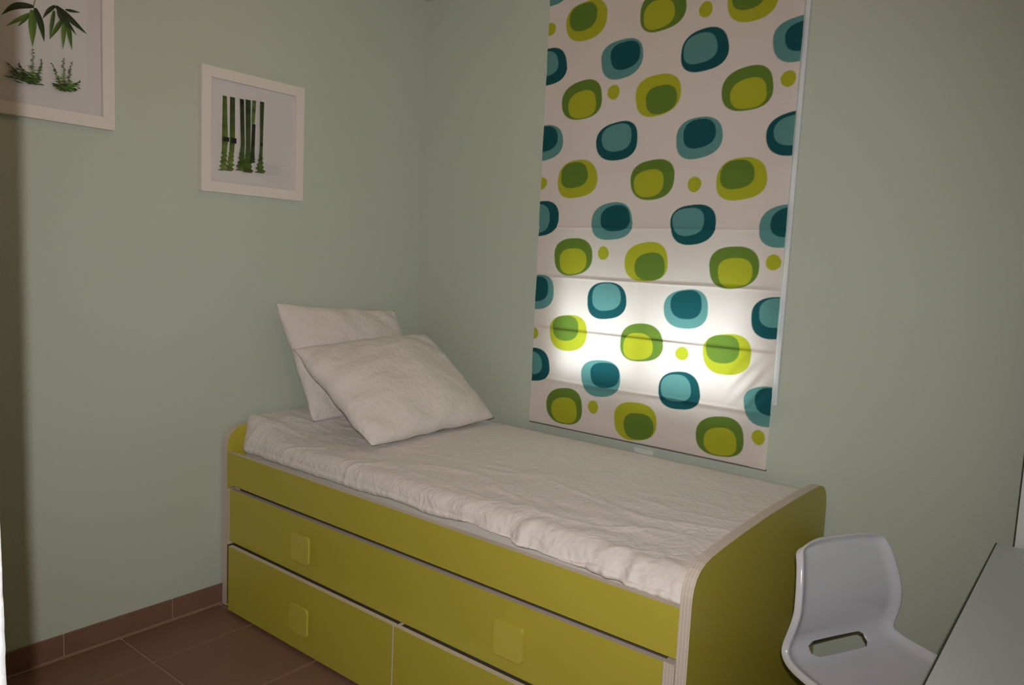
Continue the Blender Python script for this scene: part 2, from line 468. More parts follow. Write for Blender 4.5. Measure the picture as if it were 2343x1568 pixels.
PAL = {'G1': (LIME, GREEN), 'G2': (GREEN, LIME), 'B1': (AQUA, TEAL), 'B2': (TEAL, AQUA)}
extra = [(b[0], b[1], b[2] + 0.62) + ((b[3], b[4], b[5], b[6] + 0.62, b[7], b[8]) if b[0] != 'D' else (b[3], b[4]))
         for b in BLOBS if 1.82 < b[2] < 1.95]
for b in BLOBS + extra:
    if b[0] == 'D':
        paint(sd(b[1], b[2], b[3], b[4], 2.0), LIME)
    else:
        co, ci = PAL[b[0]]
        paint(sd(b[1], b[2], b[3], b[4]), co)
        paint(sd(b[5], b[6], b[7], b[8]), ci)
me = bpy.data.meshes.new('fabric')
nv = (NX + 1) * (NZ + 1)
co = np.stack([XX - (BX0 + BX1) / 2, YY + 0.03, ZZ - BZ0], -1).reshape(-1, 3).astype(np.float32)
idx = np.arange(nv).reshape(NZ + 1, NX + 1)
quads = np.stack([idx[:-1, :-1], idx[:-1, 1:], idx[1:, 1:], idx[1:, :-1]], -1).reshape(-1, 4)
nf = len(quads)
me.vertices.add(nv); me.vertices.foreach_set('co', co.ravel())
me.loops.add(nf * 4); me.loops.foreach_set('vertex_index', quads.ravel().astype(np.int32))
me.polygons.add(nf)
me.polygons.foreach_set('loop_start', (np.arange(nf) * 4).astype(np.int32))
me.polygons.foreach_set('loop_total', np.full(nf, 4, np.int32))
me.polygons.foreach_set('use_smooth', np.ones(nf, bool))
at = me.attributes.new('print', 'FLOAT_COLOR', 'POINT')
at.data.foreach_set('color', np.concatenate([CC.reshape(-1, 3), np.ones((nv, 1))], 1).astype(np.float32).ravel())
me.update(); me.validate()
fabric = link('fabric', me, M['blind'], blind)
BC = ((BX0 + BX1) / 2, -0.03, BZ0)
def bpart(name, b, m, bevel=0.0):
    return box(name, (b[0] - BC[0], b[1] - BC[0], b[2] - BC[1], b[3] - BC[1], b[4] - BC[2], b[5] - BC[2]), m, blind, bevel=bevel, seg=1)
for zb in BATTENS:
    bpart('batten', (BX0 + 0.02, BX1 - 0.02, -0.0255, -0.0215, zb - 0.004, zb + 0.004), M['alu_white'], 0.001)
bpart('hem_bar', (BX0, BX1, -0.032, -0.024, BZ0 - 0.0035, BZ0 + 0.001), M['hem_bar'])
bpart('head_rail', (BX0, BX1, -0.030, 0.0, BZ1 - 0.03, BZ1 + 0.012), M['alu_white'], 0.002)
bpart('guide_strip', (BX1 - 0.004, BX1 + 0.012, -0.014, -0.001, 0.953, BZ1), M['guide'], 0.002)

# wall socket just above the mattress
sk = tag(empty('wall_socket', (1.287, 0.0, 0.662)), 'small white wall socket plate half hidden behind the mattress edge', 'socket')
box('plate', (-0.041, 0.041, -0.010, 0.0, -0.041, 0.041), M['socket'], sk, bevel=0.003)
bm = bmesh.new(); add_tube(bm, [(0, -0.0105, 0), (0, -0.0095, 0)], 0.02, 20)
from_bm('outlet', bm, M['alu_white'], sk)

# ================================================================== CAPTAIN'S BED
XB, BL, BD, PT = 0.012, 1.976, 1.037, 0.029
bed = tag(empty('captain_bed', (XB + BL / 2, -BD / 2, 0)), 'mustard yellow storage bed with drawers and pale plywood edges', 'bed')
BO = (XB + BL / 2, -BD / 2, 0)
def sh(b):
    return (b[0] - BO[0], b[1] - BO[0], b[2] - BO[1], b[3] - BO[1], b[4], b[5])
# end panels with rounded top front corner
def end_outline():
    P = [(-BD, 0.0), (-BD, 0.640)]
    ctrl = [(-1.036, 0.655), (-1.030, 0.678), (-1.018, 0.697), (-1.000, 0.711), (-0.975, 0.721), (-0.940, 0.7275), (-0.88, 0.732), (-0.75, 0.7385),
            (-0.56, 0.7425), (-0.35, 0.7415), (-0.20, 0.7385), (-0.12, 0.7345), (-0.085, 0.728), (-0.060, 0.717), (-0.040, 0.700), (-0.028, 0.680), (-0.022, 0.655)]
    return P + ctrl + [(-0.018, 0.60), (-0.018, 0.0)]
OUT = end_outline()
for x0 in (XB, XB + BL - PT):
    bm = bmesh.new()
    f0, f1, side = add_prism(bm, [(y - BO[1], z) for y, z in OUT], 'x', x0 - BO[0], x0 + PT - BO[0])
    for f in side:
        f.material_index = 1
    o = from_bm('end_panel', bm, [M['yellow'], M['ply']], bed)

def front_panel(name, b, parent, rail=False):
    """laminate front: yellow towards the room, plywood on the four edges"""
    bm = bmesh.new()
    fs = add_box(bm, *sh(b))
    for f in fs:
        f.material_index = 1
    fs[2].material_index = 0; fs[4].material_index = 0
    return from_bm(name, bm, [M['yellow'], M['ply']], parent)

IX0, IX1 = XB + PT, XB + BL - PT
front_panel('side_rail', (IX0, IX1, -BD - 0.001, -BD + 0.020, 0.497, 0.6225), bed)
box('mattress_base', sh((IX0, IX1, -BD + 0.021, -0.02, 0.545, 0.56)), M['ply'], bed)
box('back_panel', sh((IX0, IX1, -0.040, -0.022, 0.03, 0.60)), M['ply'], bed)
box('inner_shadow_board', sh((IX0, IX1, -BD + 0.045, -BD + 0.055, 0.03, 0.54)), M['gap_shade'], bed)  # added dark board behind the fronts, standing in for gap shade
# trundle drawer in the middle
def knob(parent, x, z, yp):
    bm = bmesh.new()
    w, r, n = 0.050, 0.010, 5
    ol = []
    for cx, cz, a0 in ((1, 1, 0), (-1, 1, 90), (-1, -1, 180), (1, -1, 270)):
        for k in range(n + 1):
            a = math.radians(a0 + 90 * k / n)
            ol.append((cx * (w - r) + r * math.cos(a), cz * (w - r) + r * math.sin(a)))
    y1, y0 = -0.016, -0.024
    add_prism(bm, ol, 'y', y0, y1)
    bmesh.ops.bevel(bm, geom=[e for e in bm.edges if abs(e.verts[0].co.y - e.verts[1].co.y) < 1e-6], offset=0.0018, segments=2, affect='EDGES')
    o = from_bm('knob', bm, M['knob'], parent, smooth=False)
    o.location = (x - BO[0], yp - BO[1], z)
    bm = bmesh.new(); add_tube(bm, [(0, 0.001, 0), (0, -0.017, 0)], 0.010, 14)
    p = from_bm('knob_stem', bm, M['knob'], parent, smooth=False)
    p.location = o.location
    return o
d1 = front_panel('drawer', (0.060, 1.926, -BD + 0.001, -BD + 0.019, 0.2700, 0.4785), bed)
d1['label'] = 'long middle drawer front with two square knobs'
box('drawer_side', sh((IX0 + 0.001, 0.059, -BD + 0.001, -0.06, 0.02, 0.480)), M['ply'], bed)
box('drawer_side', sh((1.927, IX1 - 0.003, -BD + 0.001, -0.06, 0.02, 0.480)), M['ply'], bed)
knob(d1, 0.537, 0.376, -BD + 0.001); knob(d1, 1.474, 0.374, -BD + 0.001)
# two lower drawers, standing slightly proud
YL = -1.067
for xa, xb_ in ((0.103, 1.0275), (1.0325, 1.957)):
    d = front_panel('drawer', (xa, xb_, YL, YL + 0.018, 0.014, 0.2686), bed)
    d['label'] = 'low drawer front standing proud of the bed'
    knob(d, (xa + xb_) / 2 + 0.012, 0.140, YL)
box('drawer_divider', sh((1.0285, 1.0315, YL + 0.003, YL + 0.30, 0.014, 0.266)), M['ply'], bed)
box('drawer_box', sh((0.062, 1.925, YL + 0.020, -0.10, 0.02, 0.258)), M['gap_shade'], bed)  # painted dark so the slit above the low drawers reads as shade

# mattress
mt = box('mattress', (0.050, 1.948, -0.978, -0.045, 0.5605, 0.668), M['mattress'], None, bevel=0.03, seg=4)
tag(mt, 'white single mattress lying in the yellow bed under the bedspread', 'mattress')

# ------------------------------------------------------------------ bedspread
def nz(x, y, z=0.0):
    return noise.noise(Vector((x, y, z)))
def ridged(x, y, z=0.0):
    return 1.0 - abs(noise.noise(Vector((x, y, z)))) * 2.0
NT, NS = 400, 190
X0, X1 = 0.046, 1.952
verts = []
for i in range(NT + 1):
    t = i / NT
    xg = X0 + (X1 - X0) * t
    x = xg
    dl, dr = x - X0, X1 - x
    # plan rounding of the corner at the head end
    yf = -1.000
    if dl < 0.07:
        yf += 0.07 - math.sqrt(max(0, 0.07 ** 2 - (0.07 - dl) ** 2))
    if dr < 0.03:
        yf += 0.03 - math.sqrt(max(0, 0.03 ** 2 - (0.03 - dr) ** 2))
    yf += 0.006 * nz(x * 4, 3.3) * smoothstep(0.2, 0.8, x)
    hem = 0.6255
    for c, w_, h in ((1.30, 0.10, 0.020), (1.72, 0.055, 0.016), (0.95, 0.09, 0.008), (1.90, 0.02, 0.008)):
        hem += h * math.exp(-((x - c) / w_) ** 2)
    hem += 0.003 * nz(x * 14, 8.1)
    rad = 0.045 + 0.018 * smoothstep(0.9, 1.8, x)
    for j in range(NS + 1):
        s = j / NS
        yb = -0.058
        if s < 0.74:
            q = s / 0.74
            y = yb + (yf + rad - yb) * q; zoff = 0.0; ny, nzv = 0.0, 1.0; side = 0.0
        elif s < 0.87:
            a = (s - 0.74) / 0.13 * math.pi / 2
            y = yf + rad - rad * math.sin(a); zoff = -rad + rad * math.cos(a); ny, nzv = -math.sin(a), math.cos(a); side = a / (math.pi / 2)
        else:
            q = (s - 0.87) / 0.13
            y = yf; zoff = None; ny, nzv = -1.0, 0.0; side = 1.0
        x = xg - 0.030 * smoothstep(-0.985, -0.93, y) * smoothstep(0.35, 0.05, xg)
        ztop = 0.703 + 0.052 * smoothstep(0.32, 0.07, xg) * smoothstep(-1.0, -0.92, y) + 0.006 * math.sin(math.pi * min(1, max(0, (x - 0.05) / 1.9))) * math.sin(math.pi * min(1, -y / 1.0))
        ztop -= 0.020 * smoothstep(1.25, 1.95, x) * smoothstep(-0.55, -1.0, y)
        ztop -= 0.004 * smoothstep(-0.6, -1.0, y) + 0.006 * smoothstep(-0.10, -0.058, y)
        for dd, rr in ((dl, 0.040 - 0.022 * smoothstep(-0.99, -0.93, y)), (dr, 0.030)):
            if dd < rr:
                ztop -= 0.7 * (rr - math.sqrt(max(0, rr * rr - (rr - dd) ** 2)))
        if zoff is not None:
            z = ztop + zoff
        else:
            z = (ztop - rad) + (hem - (ztop - rad)) * q
            y += 0.006 * math.sin(q * math.pi * 0.9) * -1 + 0.004 * q
        # wrinkles
        amp = 0.0018 + 0.0022 * smoothstep(-0.25, -0.95, y)
        right = smoothstep(0.75, 1.5, x)
        wv = amp * (nz(x * 6 + y * 2.5, y * 15 - x * 5, 1.0)) + 0.0016 * nz(x * 17, y * 26 + x * 9, 4.0)
        rg = max(0.0, ridged(x * 2.2 + 0.8 * y, y * 7.5 - x * 1.6, 2.0) - 0.72) / 0.28
        wv += 0.0040 * rg * rg * smoothstep(-0.30, -0.75, y)
        wv += side * right * (0.0050 * nz(x * 17, z * 12, 6.0) + 0.0045 * nz(x * 40, z * 30 + x * 10, 9.0) + 0.002 * nz(x * 80, z * 70, 19.0))
        wv += smoothstep(0.55, 1.0, -y) * right * 0.0045 * nz(x * 19 + y * 9, y * 18, 11.0)
        wv += side * (1 - right) * 0.002 * nz(x * 40, z * 6, 3.0)
        # fold breaking over the edge
        fold = math.exp(-((x - 1.455 - (y + 1.0) * 0.5) / 0.022) ** 2) - 0.7 * math.exp(-((x - 1.415 - (y + 1.0) * 0.5) / 0.02) ** 2)
        wv += 0.009 * fold * smoothstep(0.90, 1.0, -y)
        fold2 = math.exp(-((x - 1.80) / 0.016) ** 2) - 0.8 * math.exp(-((x - 1.77) / 0.018) ** 2)
        wv += 0.008 * fold2 * smoothstep(0.93, 1.0, -y)
        y += ny * wv; z += nzv * wv
        verts.append((x, max(y, -1.0155 + 0.002 * nz(x * 30, z * 30)), z))
faces = []
for i in range(NT):
    for j in range(NS):
        a = i * (NS + 1) + j
        faces.append((a, a + 1, a + NS + 2, a + NS + 1))
me = bpy.data.meshes.new('bedspread'); me.from_pydata(verts, [], faces)
for p in me.polygons:
    p.use_smooth = True
sp = link('bedspread', me, M['quilt'])
md = sp.modifiers.new('cloth_thickness', 'SOLIDIFY'); md.thickness = 0.004; md.offset = -1
tag(sp, 'white crinkled cotton bedspread covering the mattress on the yellow bed', 'bedspread')

# ------------------------------------------------------------------ pillows
def pillow(name, label, TL, TR, BR, BLc, thick, seed, flip=1.0):
    TL, TR, BR, BLc = map(Vector, (TL, TR, BR, BLc))
    n = ((TR - TL).cross(BLc - TL)).normalized() * flip
    base = (BLc + BR) / 2
    N = 90
    bm = bmesh.new()
    front, back = [], []
    for j in range(N + 1):
        v = j / N
        fr, bk = [], []
        for i in range(N + 1):
            u = i / N
            # pinch the edges between the corners
            uu, vv = 2 * u - 1, 2 * v - 1
            pin = 0.045
            cr_ = 1 - 0.022 * (abs(uu) * abs(vv)) ** 5
            uu, vv = uu * cr_, vv * cr_
            u2 = 0.5 + 0.5 * uu * (1 - pin * (1 - vv * vv) + 0.024 * nz(vv * 3, uu * 2, seed))
            v2 = 0.5 + 0.5 * vv * (1 - pin * (1 - uu * uu) + 0.024 * nz(uu * 3, vv * 2, seed + 5))
            p = (TL * (1 - u2) + TR * u2) * (1 - v2) + (BLc * (1 - u2) + BR * u2) * v2
            uu, vv = 2 * u - 1, 2 * v - 1
            e = (1 - uu ** 2) * (1 - vv ** 2)
            prof = max(0.0, e) ** 0.50
            edge = min(1 - abs(uu), 1 - abs(vv))
            wr = 0.020 * nz(uu * 2.2, vv * 2.2, seed) + 0.010 * nz(uu * 4 + vv * 2, vv * 6, seed + 3) + 0.004 * nz(uu * 9 + vv * 4, vv * 13, seed + 7)
            # creases running in from the corners
            diag = max(abs(uu), abs(vv))
            wr += 0.020 * max(0, diag - 0.35) * math.sin((uu * vv) * 16 + seed) 
            wr *= min(1, edge * 5)
            h = thick * 0.5 * prof + wr
            fr.append((p + n * h))
            bk.append((p - n * (thick * 0.5 * prof - wr * 0.5)))
        front.append(fr); back.append(bk)
    org = base
    vf = [[bm.verts.new(c - org) for c in r] for r in front]
    vb = [[(vf[j][i] if i in (0, N) or j in (0, N) else bm.verts.new(back[j][i] - org)) for i in range(N + 1)] for j in range(N + 1)]
    for j in range(N):
        for i in range(N):
            bm.faces.new((vf[j][i], vf[j][i + 1], vf[j + 1][i + 1], vf[j + 1][i]))
            bm.faces.new((vb[j][i], vb[j + 1][i], vb[j + 1][i + 1], vb[j][i + 1]))
    o = from_bm(name, bm, M['pillow'], None, smooth=True)
    o.location = org
    tag(o, label, 'pillow', 'white pillows at the head of the bed')
    return o
pillow('pillow', 'white crinkled square pillow standing upright against the green wall, behind the other',
       (0.055, -0.850, 1.205), (0.050, -0.195, 1.160), (0.200, -0.110, 0.730), (0.195, -0.755, 0.722), 0.155, 2.0)
pillow('pillow', 'white crinkled square pillow leaning in front of the upright one on the bedspread',
       (0.240, -0.900, 1.040), (0.232, -0.170, 1.066), (0.628, -0.120, 0.730), (0.655, -0.850, 0.726), 0.20, 9.0)

# ================================================================== FRAMED PRINTS (left wall, facing +x)
def frame_parts(root, y0, y1, z0, z1, fw=0.038):
    cy, cz = (y0 + y1) / 2, z0
    d0, d1 = 0.001, 0.026
    def ring(name, a0, a1, b0, b1, w, xa, xb_, m, bev=0.002):
        # four mitred mouldings
        bm = bmesh.new()
        o_ = [(a0, b0), (a1, b0), (a1, b1), (a0, b1)]
        i_ = [(a0 + w, b0 + w), (a1 - w, b0 + w), (a1 - w, b1 - w), (a0 + w, b1 - w)]
        for k in range(4):
            q = [o_[k], o_[(k + 1) % 4], i_[(k + 1) % 4], i_[k]]
            bm2 = bmesh.new()
            add_prism(bm2, [(p[0] - cy, p[1] - cz) for p in q], 'x', xa, xb_)
            bmesh.ops.bevel(bm2, geom=list(bm2.edges), offset=0.0012, segments=2, affect='EDGES')
            from_bm(name, bm2, m, root)
        bm.free()
    ring('moulding', y0, y1, z0, z1, fw, d0, d1, M['frame_white'])
    box('mat_board', (0.002, 0.012, y0 + fw - 0.004 - cy, y1 - fw + 0.004 - cy, z0 + fw - 0.004 - cz, z1 - fw + 0.004 - cz), M['mat_board'], root)
    return cy, cz

def poly_print(name, polys, root, cy, cz, x):
    """flat ink shapes: list of (points(y,z), colour-top, colour-bottom)"""
    me = bpy.data.meshes.new(name)
    V, F, C = [], [], []
    for k, (pts, c0, c1) in enumerate(polys):
        a = len(V)
        zs = [p[1] for p in pts]
        zt, zb = max(zs), min(zs)
        for p in pts:
            V.append((x + k * 0.00002, p[0] - cy, p[1] - cz))
            t = (zt - p[1]) / max(1e-6, zt - zb)
            C.append([c0[i] * (1 - t) + c1[i] * t for i in range(3)] + [1.0])
        F.append(tuple(range(a, len(V))))
    me.from_pydata(V, [], F)
    at = me.attributes.new('print', 'FLOAT_COLOR', 'POINT')
    for i, c in enumerate(C):
        at.data[i].color = c
    return link(name, me, M['artprint'], root)

def strip(tops, bots, rip0, rip1, amp, seed, n=34):
    """stalk as quads: tops/bots = list of (yl, yr, z) key rows, rippled between z rip0..rip1"""
    keys = tops
    out = []
    zt, zb = keys[0][2], keys[-1][2]
    rows = []
    for k in range(n + 1):
        z = zt + (zb - zt) * k / n
        for a, b in zip(keys[:-1], keys[1:]):
            if a[2] >= z >= b[2] - 1e-9:
                t = (a[2] - z) / max(1e-9, a[2] - b[2])
                yl, yr = a[0] + (b[0] - a[0]) * t, a[1] + (b[1] - a[1]) * t
                break
        w = smoothstep(rip0, rip1, -z) * amp
        sf = w * (0.9 if k % 2 else -0.9) * (0.5 + 0.9 * abs(nz(k * 0.9, seed))) + w * 0.6 * nz(k * 0.5, seed + 4)
        yl += sf - w * 0.5; yr += sf + w * 0.5
        rows.append((yl, yr, z))
    return rows

pic2 = tag(empty('framed_picture', (0, -0.9185, 1.613)), 'white framed square print of green bamboo stalks standing in water', 'picture', 'framed bamboo prints on the left wall')
cy, cz = frame_parts(pic2, -1.140, -0.697, 1.613, 2.063)
DK, MG, LG, BK = (0.045, 0.075, 0.022), (0.11, 0.185, 0.04), (0.19, 0.28, 0.06), (0.025, 0.030, 0.025)
polys = [([(-1.092, 1.655), (-0.735, 1.655), (-0.735, 2.02), (-1.092, 2.02)], (0.68, 0.67, 0.69), (0.66, 0.65, 0.66))]
stalks = [([(-1.050, -1.033, 1.969), (-1.0526, -1.028, 1.806), (-1.052, -1.034, 1.75), (-1.0565, -1.044, 1.695)], MG, LG),
          ([(-1.021, -1.0005, 1.970), (-1.0207, -0.9993, 1.810), (-1.024, -1.006, 1.75), (-1.034, -1.0137, 1.697)], DK, LG),
          ([(-0.981, -0.964, 1.970), (-0.976, -0.9594, 1.802), (-0.984, -0.962, 1.74), (-0.989, -0.9645, 1.703)], BK, MG),
          ([(-0.958, -0.9363, 1.972), (-0.9552, -0.9356, 1.805), (-0.958, -0.934, 1.74), (-0.960, -0.931, 1.700)], DK, MG),
          ([(-0.930, -0.913, 1.974), (-0.9332, -0.9197, 1.885)], MG, LG),
          ([(-0.931, -0.916, 1.885), (-0.9377, -0.9208, 1.739)], BK, DK),
          ([(-0.898, -0.880, 1.975), (-0.8974, -0.8845, 1.813), (-0.902, -0.886, 1.745), (-0.910, -0.8795, 1.704)], DK, MG)]
for k, (keys, ca, cb) in enumerate(stalks):
    rows = strip(keys, None, -1.79, -1.70, 0.0095, k * 1.7)
    for a, b in zip(rows[:-1], rows[1:]):
        t = (rows[0][2] - a[2]) / (rows[0][2] - rows[-1][2])
        f = 0.75 + 0.5 * nz(k * 3.0, a[2] * 40)
        col = [(ca[i] * (1 - t) + cb[i] * t) * f for i in range(3)]
        col2 = [c * 0.85 for c in col]
        mid = 0.6
        ym_a, ym_b = a[0] + (a[1] - a[0]) * mid, b[0] + (b[1] - b[0]) * mid
        polys.append(([(a[0], a[2]), (ym_a, a[2]), (ym_b, b[2]), (b[0], b[2])], col2, col2))
        polys.append(([(ym_a, a[2]), (a[1], a[2]), (b[1], b[2]), (ym_b, b[2])], col, col))
for yl, yr, zt, zb in ((-1.051, -1.028, 1.819, 1.803), (-1.020, -0.998, 1.820, 1.801), (-0.8975, -0.8845, 1.820, 1.808)):
    polys.append(([(yl, zt), (yr, zt), (yr, zb), (yl, zb)], (0.02, 0.02, 0.02), (0.015, 0.015, 0.02)))
for k in range(7):
    z = 1.745 - k * 0.0068
    polys.append(([(-0.875, z), (-0.80 + 0.02 * math.sin(k * 2), z + 0.004), (-0.81, z + 0.001), (-0.875, z - 0.0022)], (0.55, 0.56, 0.55), (0.55, 0.56, 0.55)))
poly_print('bamboo_print', polys, pic2, cy, cz, 0.0125)
bp2 = [c for c in pic2.children if c.name.startswith('bamboo_print')][0]; bp2['label'] = 'print of bamboo stalks with rippled reflections'

pic1 = tag(empty('framed_picture', (0, -1.6665, 1.778)), 'white framed square print of drooping bamboo leaves reflected in water, cut by the photo edge', 'picture', 'framed bamboo prints on the left wall')
cy, cz = frame_parts(pic1, -1.888, -1.445, 1.778, 2.228)
polys = [([(-1.806, 1.874), (-1.527, 1.874), (-1.527, 2.180), (-1.806, 2.180)], (0.70, 0.69, 0.70), (0.66, 0.66, 0.66))]
def leaf(a, b, w, col, bend=0.0, n=10):
    ax, az = a; bx, bz = b
    dx, dz = bx - ax, bz - az
    L = math.hypot(dx, dz); px, pz = -dz / L, dx / L
    lft, rgt = [], []
    for k in range(n + 1):
        t = k / n
        ww = 1.2 * w * (math.sin(math.pi * (0.08 + 0.92 * t) ** 0.75)) * 0.5
        ox = bend * L * math.sin(math.pi * t)
        cx, cz_ = ax + dx * t + px * ox, az + dz * t + pz * ox
        lft.append((cx + px * ww, cz_ + pz * ww)); rgt.append((cx - px * ww, cz_ - pz * ww))
    for k in range(n):
        t = k / n
        c1 = [c * (0.7 + 0.6 * t) for c in col]; c2 = [c * (1.0 + 0.8 * t) for c in col]
        m0 = ((lft[k][0] + rgt[k][0]) / 2, (lft[k][1] + rgt[k][1]) / 2); m1 = ((lft[k + 1][0] + rgt[k + 1][0]) / 2, (lft[k + 1][1] + rgt[k + 1][1]) / 2)
        polys.append(([lft[k], m0, m1, lft[k + 1]], c1, c1)); polys.append(([m0, rgt[k], rgt[k + 1], m1], c2, c2))
D1, G1_, L1 = (0.022, 0.042, 0.014), (0.06, 0.115, 0.022), (0.10, 0.18, 0.03)
polys.append(([(-1.666, 2.178), (-1.662, 2.178), (-1.677, 2.110), (-1.681, 2.110)], (0.45, 0.45, 0.43), (0.2, 0.22, 0.15)))
for a, b, w, c, bd in (((-1.679, 2.112), (-1.766, 2.062), 0.016, D1, -0.13), ((-1.689, 2.088), (-1.755, 2.034), 0.010, L1, 0), ((-1.692, 2.082), (-1.724, 2.040), 0.008, G1_, 0),
                       ((-1.682, 2.100), (-1.684, 1.990), 0.019, L1, 0), ((-1.675, 2.108), (-1.651, 2.013), 0.016, D1, 0.04),
                       ((-1.618, 2.131), (-1.655, 2.081), 0.010, D1, -0.05), ((-1.6166, 2.129), (-1.5255, 2.068), 0.017, D1, 0.0),
                       ((-1.622, 2.114), (-1.636, 2.026), 0.010, G1_, 0), ((-1.597, 2.097), (-1.637, 2.024), 0.011, G1_, 0), ((-1.593, 2.093), (-1.599, 2.003), 0.012, L1, 0),
                       ((-1.586, 2.100), (-1.572, 2.008), 0.013, G1_, 0), ((-1.592, 2.098), (-1.558, 2.056), 0.008, D1, 0), ((-1.590, 2.126), (-1.546, 2.129), 0.007, D1, 0),
                       ((-1.610, 2.120), (-1.580, 2.070), 0.020, D1, 0)):
    leaf(a, b, w, c, bd)
# rippled reflection: short dashes stacked under the leaves
rnd = random.Random(3)
for base, tip, w in (((-1.705, 1.885), (-1.757, 1.930), 0.012), ((-1.703, 1.885), (-1.724, 1.937), 0.012), ((-1.689, 1.885), (-1.685, 1.987), 0.017), ((-1.676, 1.887), (-1.660, 1.961), 0.013),
                     ((-1.601, 1.880), (-1.634, 1.956), 0.013), ((-1.600, 1.880), (-1.599, 1.980), 0.013), ((-1.590, 1.885), (-1.575, 1.975), 0.012), ((-1.590, 1.885), (-1.549, 1.919), 0.010)):
    n = 22
    for k in range(n):
        t = k / n
        yy, zz = base[0] + (tip[0] - base[0]) * t, base[1] + (tip[1] - base[1]) * t
        ww = w * 1.7 * (1.25 - t) * rnd.uniform(0.5, 1.3); yy += rnd.uniform(-0.003, 0.003)
        c = [v * rnd.uniform(0.7, 1.6) for v in rnd.choice((D1, G1_, L1))]
        polys.append(([(yy - ww / 2, zz), (yy, zz + 0.0018), (yy + ww / 2, zz + 0.0005), (yy, zz - 0.0022)], c, c))
for _ in range(170):
    g = rnd.choice(((-1.705, 1.884, 0.040), (-1.600, 1.884, 0.034)))
    yy = g[0] + rnd.gauss(0, g[2] * 0.5); zz = g[1] + 0.004 + rnd.gauss(0, 0.010); ww = rnd.uniform(0.010, 0.030)
    if not (-1.80 < yy - ww / 2 and yy + ww / 2 < -1.53 and zz > 1.876):
        continue
    c = [v * rnd.uniform(0.6, 1.5) for v in rnd.choice((D1, D1, G1_, L1))]
    polys.append(([(yy - ww / 2, zz + 0.002), (yy, zz + 0.0022), (yy + ww / 2, zz - 0.001), (yy, zz - 0.0024)], c, c))
poly_print('bamboo_print', polys, pic1, cy, cz, 0.0125)

# ================================================================== CHAIR
CH = (2.210, -0.556); PHI = math.radians(-27)
chair = tag(empty('swivel_chair', (CH[0], CH[1], 0.0), PHI), 'small white glossy plastic swivel chair tucked between bed and desk', 'chair')
# local axes: +x = direction the sitter faces, +y = sitter's left
KEY = [  # F, z, half width
    (-0.054, 0.726, 0.160), (-0.047, 0.708, 0.164), (-0.037, 0.682, 0.170), (-0.027, 0.650, 0.177), (-0.017, 0.615, 0.185), (-0.011, 0.585, 0.191), (-0.009, 0.560, 0.194),
    (-0.012, 0.533, 0.198), (-0.020, 0.503, 0.200), (-0.028, 0.475, 0.201), (-0.028, 0.450, 0.204), (-0.014, 0.430, 0.208), (0.020, 0.417, 0.216), (0.075, 0.411, 0.222),
    (0.145, 0.409, 0.224), (0.215, 0.412, 0.220), (0.270, 0.412, 0.208), (0.300, 0.402, 0.190), (0.315, 0.386, 0.165)]
def key_at(v):
    f = v * (len(KEY) - 1); i = min(int(f), len(KEY) - 2); t = f - i
    def cr(k):
        p = [KEY[max(0, min(len(KEY) - 1, i + d))][k] for d in (-1, 0, 1, 2)]
        return 0.5 * (2 * p[1] + (-p[0] + p[2]) * t + (2 * p[0] - 5 * p[1] + 4 * p[2] - p[3]) * t * t + (-p[0] + 3 * p[1] - 3 * p[2] + p[3]) * t ** 3)
    return cr(0), cr(1), cr(2)
US = [-1, -0.965, -0.93, -0.87, -0.80, -0.70, -0.56, -0.48, -0.455, -0.425, -0.30, -0.2, 0.0, 0.2, 0.30, 0.425, 0.455, 0.48, 0.56, 0.70, 0.80, 0.87, 0.93, 0.965, 1]
VS = [0.0, 0.006, 0.012, 0.018, 0.025, 0.033, 0.042, 0.053, 0.066] + [0.066 + (1 - 0.066) * k / 108 for k in range(1, 109)]
NV = len(VS) - 1
bm = bmesh.new()
grid = []
for j in range(NV + 1):
    v = VS[j]
    F, Z, Wd = key_at(v)
    sc = min(1.0, v / 0.060)
    Wd *= 1 - 0.15 * (1 - math.sqrt(max(0.0, 1 - (1 - sc) ** 2)))
    F2, Z2, _ = key_at(min(1, v + 0.004)); F1, Z1, _ = key_at(max(0, v - 0.004))
    tx, tz = F2 - F1, Z2 - Z1
    L = math.hypot(tx, tz); nx, nzz = -tz / L, tx / L      # normal towards the sitter
    row = []
    for u in US:
        au = abs(u)
        dside, dtop = (1 - au) * Wd, v * 0.66
        dd = max(0.0, -0.006 * math.log(math.exp(-dside / 0.006) + math.exp(-dtop / 0.006)) + 0.002)
        # gently dished, rising to a rolled rim that runs round the sides and top
        h = 0.014 * au ** 2.2 + 0.015 * (1 - smoothstep(0.013, 0.040, dd)) * (0.45 + 0.55 * au) - 0.024 * max(0.0, 1 - dd / 0.013) ** 1.5
        h -= 0.018 * smoothstep(0.95, 1.0, v)
        zc = -0.024 * au ** 4 * smoothstep(0.17, 0.0, v)
        row.append(bm.verts.new((F + nx * h, u * Wd, Z + nzz * h + zc)))
    grid.append(row)
v_lo, v_hi = 0.552, 0.638
for j in range(NV):
    vm = (VS[j] + VS[j + 1]) / 2
    for i in range(len(US) - 1):
        um = (US[i] + US[i + 1]) / 2
        if (abs(um) < 0.48 and v_lo < vm < v_hi) and not ((abs(um) > 0.45 and (vm < v_lo + 0.017 or vm > v_hi - 0.017)) or (abs(um) > 0.42 and (vm < v_lo + 0.009 or vm > v_hi - 0.009))):
            continue
        bm.faces.new((grid[j][i], grid[j][i + 1], grid[j + 1][i + 1], grid[j + 1][i]))
shell = from_bm('seat_shell', bm, M['plastic_white'], chair, smooth=True)
sm = shell.modifiers.new('wall', 'SOLIDIFY'); sm.thickness = 0.006; sm.offset = -1
ss = shell.modifiers.new('smooth', 'SUBSURF'); ss.levels = 2; ss.render_levels = 2
